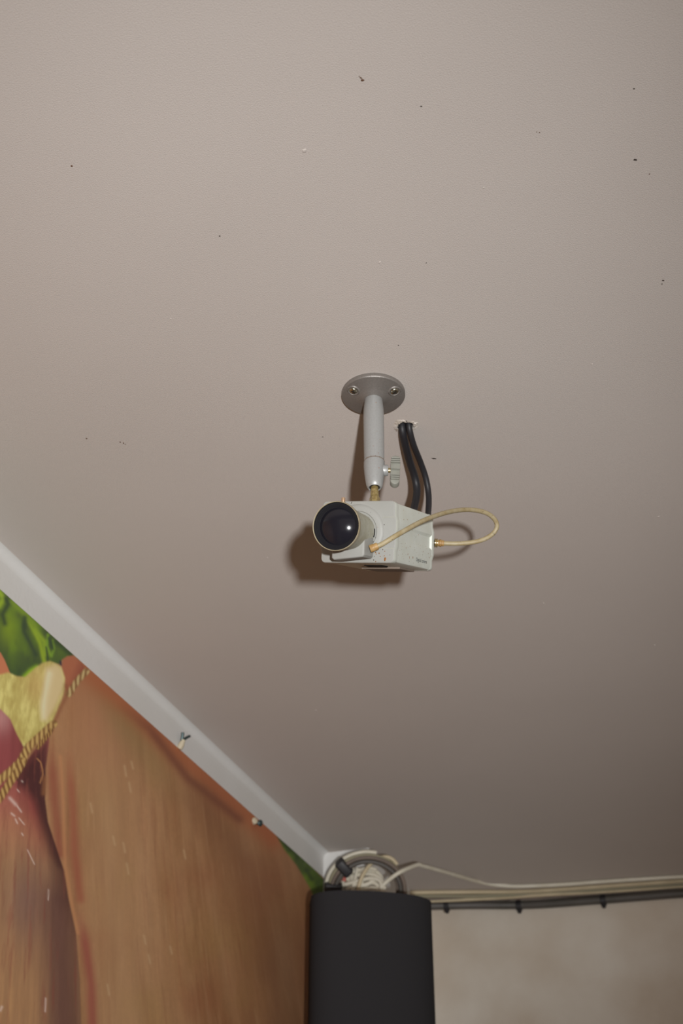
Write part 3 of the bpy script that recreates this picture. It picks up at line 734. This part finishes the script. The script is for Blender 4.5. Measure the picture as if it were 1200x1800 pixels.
# ------------------------------------------------------------------ black corner speaker
def speaker():
    zt = 2.258
    pc = at_z(652, 1583, zt); ctr = Vector((pc.x, pc.y, 0))
    rot = YAW+R(12)
    Ms = Matrix.Translation((ctr.x, ctr.y, zt)) @ Matrix.Rotation(rot, 4, 'Z')
    t = empty('corner_speaker', Ms, 'tall matte black speaker with curved front in the room corner', 'speaker')
    a, b = .0925, .046
    poly = [(a*math.cos(x), -b*math.sin(x)) for x in [math.pi*i/28 for i in range(29)]]       # right end -> front -> left end
    poly = [(a*np.sign(math.cos(x))*abs(math.cos(x))**.8, -b*abs(math.sin(x))**.9) for x in [math.pi*i/32 for i in range(33)]]
    poly += [(-a, .012), (-.060, .060), (.060, .060), (a, .012)]
    poly = poly[::-1]
    bm = bmesh.new(); prism(bm, poly, -.55, 0, bev=.008, seg=4)
    link('cabinet', bm, M_spk, t, smooth=40)
    bm = bmesh.new(); Mi_ = Ms.inverted()
    p0 = Vector((0, .05, -.25)); p1 = Mi_ @ Vector((-.69, YP-.001, zt-.25))
    tube(bm, [p0, p1], .010, 12); box(bm, (-.03, .055, -.30), (.03, .063, -.20), .002, 1)
    link('wall_bracket', bm, M_clip, t)
    return Ms, zt
speaker()

# ------------------------------------------------------------------ cable coil hanging in the corner
cy = YP-.035
cc0 = at_y(646, 1566, cy); cr = (at_y(714, 1566, cy)-cc0).length
coil = empty('cable_coil', Matrix.Translation(cc0), 'round coil of taupe and beige cables strapped together above black speaker', 'cable coil')
cx_ = RT.copy(); cz_ = UP.copy(); cn = cx_.cross(cz_)
for k in range(7):
    rr = cr*(1-.042*k)*(1+.02*random.uniform(-1, 1)); off = cn*(.006*((k % 3)-1)); ph = random.random()*6.28
    pts = [cc0*0+off+cx_*(rr*math.cos(x)*(1+.03*math.sin(2*x+ph)))+cz_*(rr*.93*math.sin(x)) for x in [2*math.pi*i/56 for i in range(56)]]
    bm = bmesh.new()
    if k == 0: tube(bm, pts[12:31], .0032, 9)                    # the white one only shows on the left and top
    else: tube(bm, pts, .0032, 9, closed=True)
    link('cable_loop', bm, (M_white_cable, M_olive_cable, M_brown_cable, M_olive_cable, M_brown_cable, M_grey_cable, M_brown_cable)[k], coil, smooth=60)
for ang, in ((2.32,), (3.05,)):
    p = (cx_*math.cos(ang)+cz_*.93*math.sin(ang))*(cr*.87); rad = (cx_*math.cos(ang)+cz_*math.sin(ang))
    A = Matrix.Translation(p) @ Matrix((( rad.x, cn.x, rad.cross(cn).x, 0), (rad.y, cn.y, rad.cross(cn).y, 0), (rad.z, cn.z, rad.cross(cn).z, 0), (0, 0, 0, 1)))
    bm = bmesh.new(); box(bm, (-.0155, -.0125, -.0085), (.0135, .0125, .0085), .004, 3, A); link('strap', bm, M_clip, coil)
# white hank inside the coil
hc = at_y(640, 1556, cy-.01)
hank = empty('cable_hank', Matrix.Translation(hc), 'bunched hank of thin white cables with red mark inside the coil', 'cable hank')
def hp(px, py, d=0): return at_y(px, py, cy-.012+d)-hc
fans = [[(600, 1548), (622, 1540), (645, 1536), (664, 1541), (674, 1556), (676, 1580)], [(604, 1543), (626, 1534), (648, 1530), (664, 1534), (672, 1546)], [(612, 1535), (632, 1529), (650, 1526), (662, 1529)],
        [(606, 1555), (630, 1548), (652, 1544), (668, 1550), (671, 1570)], [(610, 1562), (634, 1556), (656, 1552), (668, 1560)], [(620, 1526), (616, 1540), (610, 1560), (606, 1580)], [(628, 1526), (624, 1545), (618, 1575)],
        [(638, 1527), (636, 1545), (632, 1575)], [(606, 1540), (603, 1556), (600, 1578)], [(612, 1570), (636, 1564), (660, 1562), (672, 1575)], [(604, 1576), (636, 1571), (664, 1571)],
        [(615, 1536), (622, 1552), (640, 1556), (660, 1546)], [(600, 1565), (615, 1552), (626, 1538)]]
for k, f in enumerate(fans):
    bm = bmesh.new(); tube(bm, spline([hp(x, y, .004*math.sin(k*1.7)) for x, y in f], 6), .0034, 9)
    link('cable_strand', bm, M_white_cable, hank, smooth=60)
bm = bmesh.new(); tube(bm, [hp(602, 1541.5, -.003), hp(605, 1545, -.004), hp(604, 1549, -.003)], .0034, 9); o = link('red_mark', bm, M_red, hank); o['label'] = 'small red cable end'
bm = bmesh.new(); tube(bm, [hp(600, 1536, -.001), hp(597, 1546, -.002), hp(595, 1552, -.001)], .004, 9); link('white_plug', bm, M_wall, hank)

def cable(name, pts, r_, m, label, group=None, n=10):
    bm = bmesh.new(); tube(bm, spline(pts, 8), r_, n)
    return tag(link(name, bm, m, smooth=60), label, 'cable', group)
cable('thin_cable', [at_y(x, y, cy-.020+d) for x, y, d in [(629, 1572, 0), (632, 1552, -.004), (641, 1532, -.004), (654, 1516, 0), (667, 1508, .006), (680, 1506.5, .012), (690, 1511, .016), (698, 1520, .02)]], .0032, M_beige_cable, 'thin beige cable arching up over the coil and white hank')
zc = CEIL-.0036
kink = [at_y(664, 1566, cy-.012), at_y(676, 1553, cy-.016), at_y(692, 1540, cy-.010), at_y(708, 1530.5, cy-.004)]+[at_y(x, y, q) for x, y, q in [(733, 1520.5, 2.085), (742, 1522, 2.10), (770, 1529.5, 2.155), (810, 1541, 2.245), (850, 1552, 2.335)]]
yk = YB-.006
kink += [at_z(x, y, zc) for x, y in [(895, 1557.5), (940, 1557), (1000, 1554), (1060, 1549.5), (1130, 1545), (1200, 1541), (1330, 1536), (1500, 1530)]]
kink += [Vector((1.0, YB-.02, zc)), Vector((2.5, YB-.02, zc))]
cable('kinked_cable', kink, .0034, M_white_cable, 'pale cable rising from hank to a kink on ceiling, then along back wall')

# ------------------------------------------------------------------ cable run along the top of the back wall
G = 'cables along top of back wall'
def ceil_or_wall(x, y, r_, dy):
    p = at_z(x, y, CEIL-r_-.0004-dy)
    return p if p.y < YB-r_ else at_y(x, y, YB-r_-.0004)
def far_end(P):                                                    # the run goes on along the wall
    return P+[Vector((x, P[-1].y, P[-1].z)) for x in (P[-1].x+.15, 1.2, 2.5)]
def run(ypx, dy, r_, m, label):
    xs = [690, 757, 830, 900, 960, 1060, 1130, 1200, 1330, 1500]
    cable('wall_cable', far_end([ceil_or_wall(x, y, r_, dy) for x, y in zip(xs, ypx)]), r_, m, label, G)
run([1570, 1568.5, 1568, 1567.5, 1565, 1558, 1553, 1548.5, 1542, 1534], .0, .0036, M_beige_cable, 'beige wall cable just below the kinked cable, uppermost of the back wall run')
run([1577, 1575, 1575, 1573, 1570, 1563, 1558, 1553.5, 1547, 1539], .001, .0036, M_olive_cable, 'olive wall cable second from the top of the back wall run')
run([1585, 1583.5, 1580.5, 1576.5, 1572.5, 1567, 1562.5, 1557.5, 1551, 1543], .004, .0034, M_beige_cable, 'beige wall cable directly above the thick grey one on back wall')
run([1581, 1580, 1578, 1579, 1577, 1570.5, 1566, 1561, 1555, 1547], .001, .0034, M_brown_cable, 'taupe wall cable tucked behind the beige cables on back wall')
run([1594, 1592.5, 1591, 1591, 1589, 1581.5, 1576, 1570.5, 1563, 1554], .004, .0078, M_grey_cable, 'thick dark grey wall cable, lowest of the back wall run')
for k, (px, py, lb) in enumerate([(785, 1592, 'small black cable clip beside the black speaker on back wall cables'), (912, 1592, 'middle black cable clip holding the thick grey cable on back wall'), (1060, 1582.5, 'black cable clip farthest from the speaker on back wall cables')]):
    c = ceil_or_wall(px, py, .0078, .004); t = empty('cable_clip', Matrix.Translation(c), lb, 'clip', 'black clips on the back wall cables')
    bm = bmesh.new()
    prism(bm, [(.0098*math.cos(x), .0098*math.sin(x)) for x in [2*math.pi*i/20 for i in range(20)]], -.0048, .0048, Matrix.Rotation(math.pi/2, 4, 'Y'), .0008, 1)
    link('clip_band', bm, M_clip, t)
    bm = bmesh.new(); lathe(bm, [(.0036, -.004), (.0042, .001), (.003, .004), (0, .0046)], 12, rot_to((0, -.35, -1), (0, .001, -.0095))); link('nail', bm, M_clip, t)
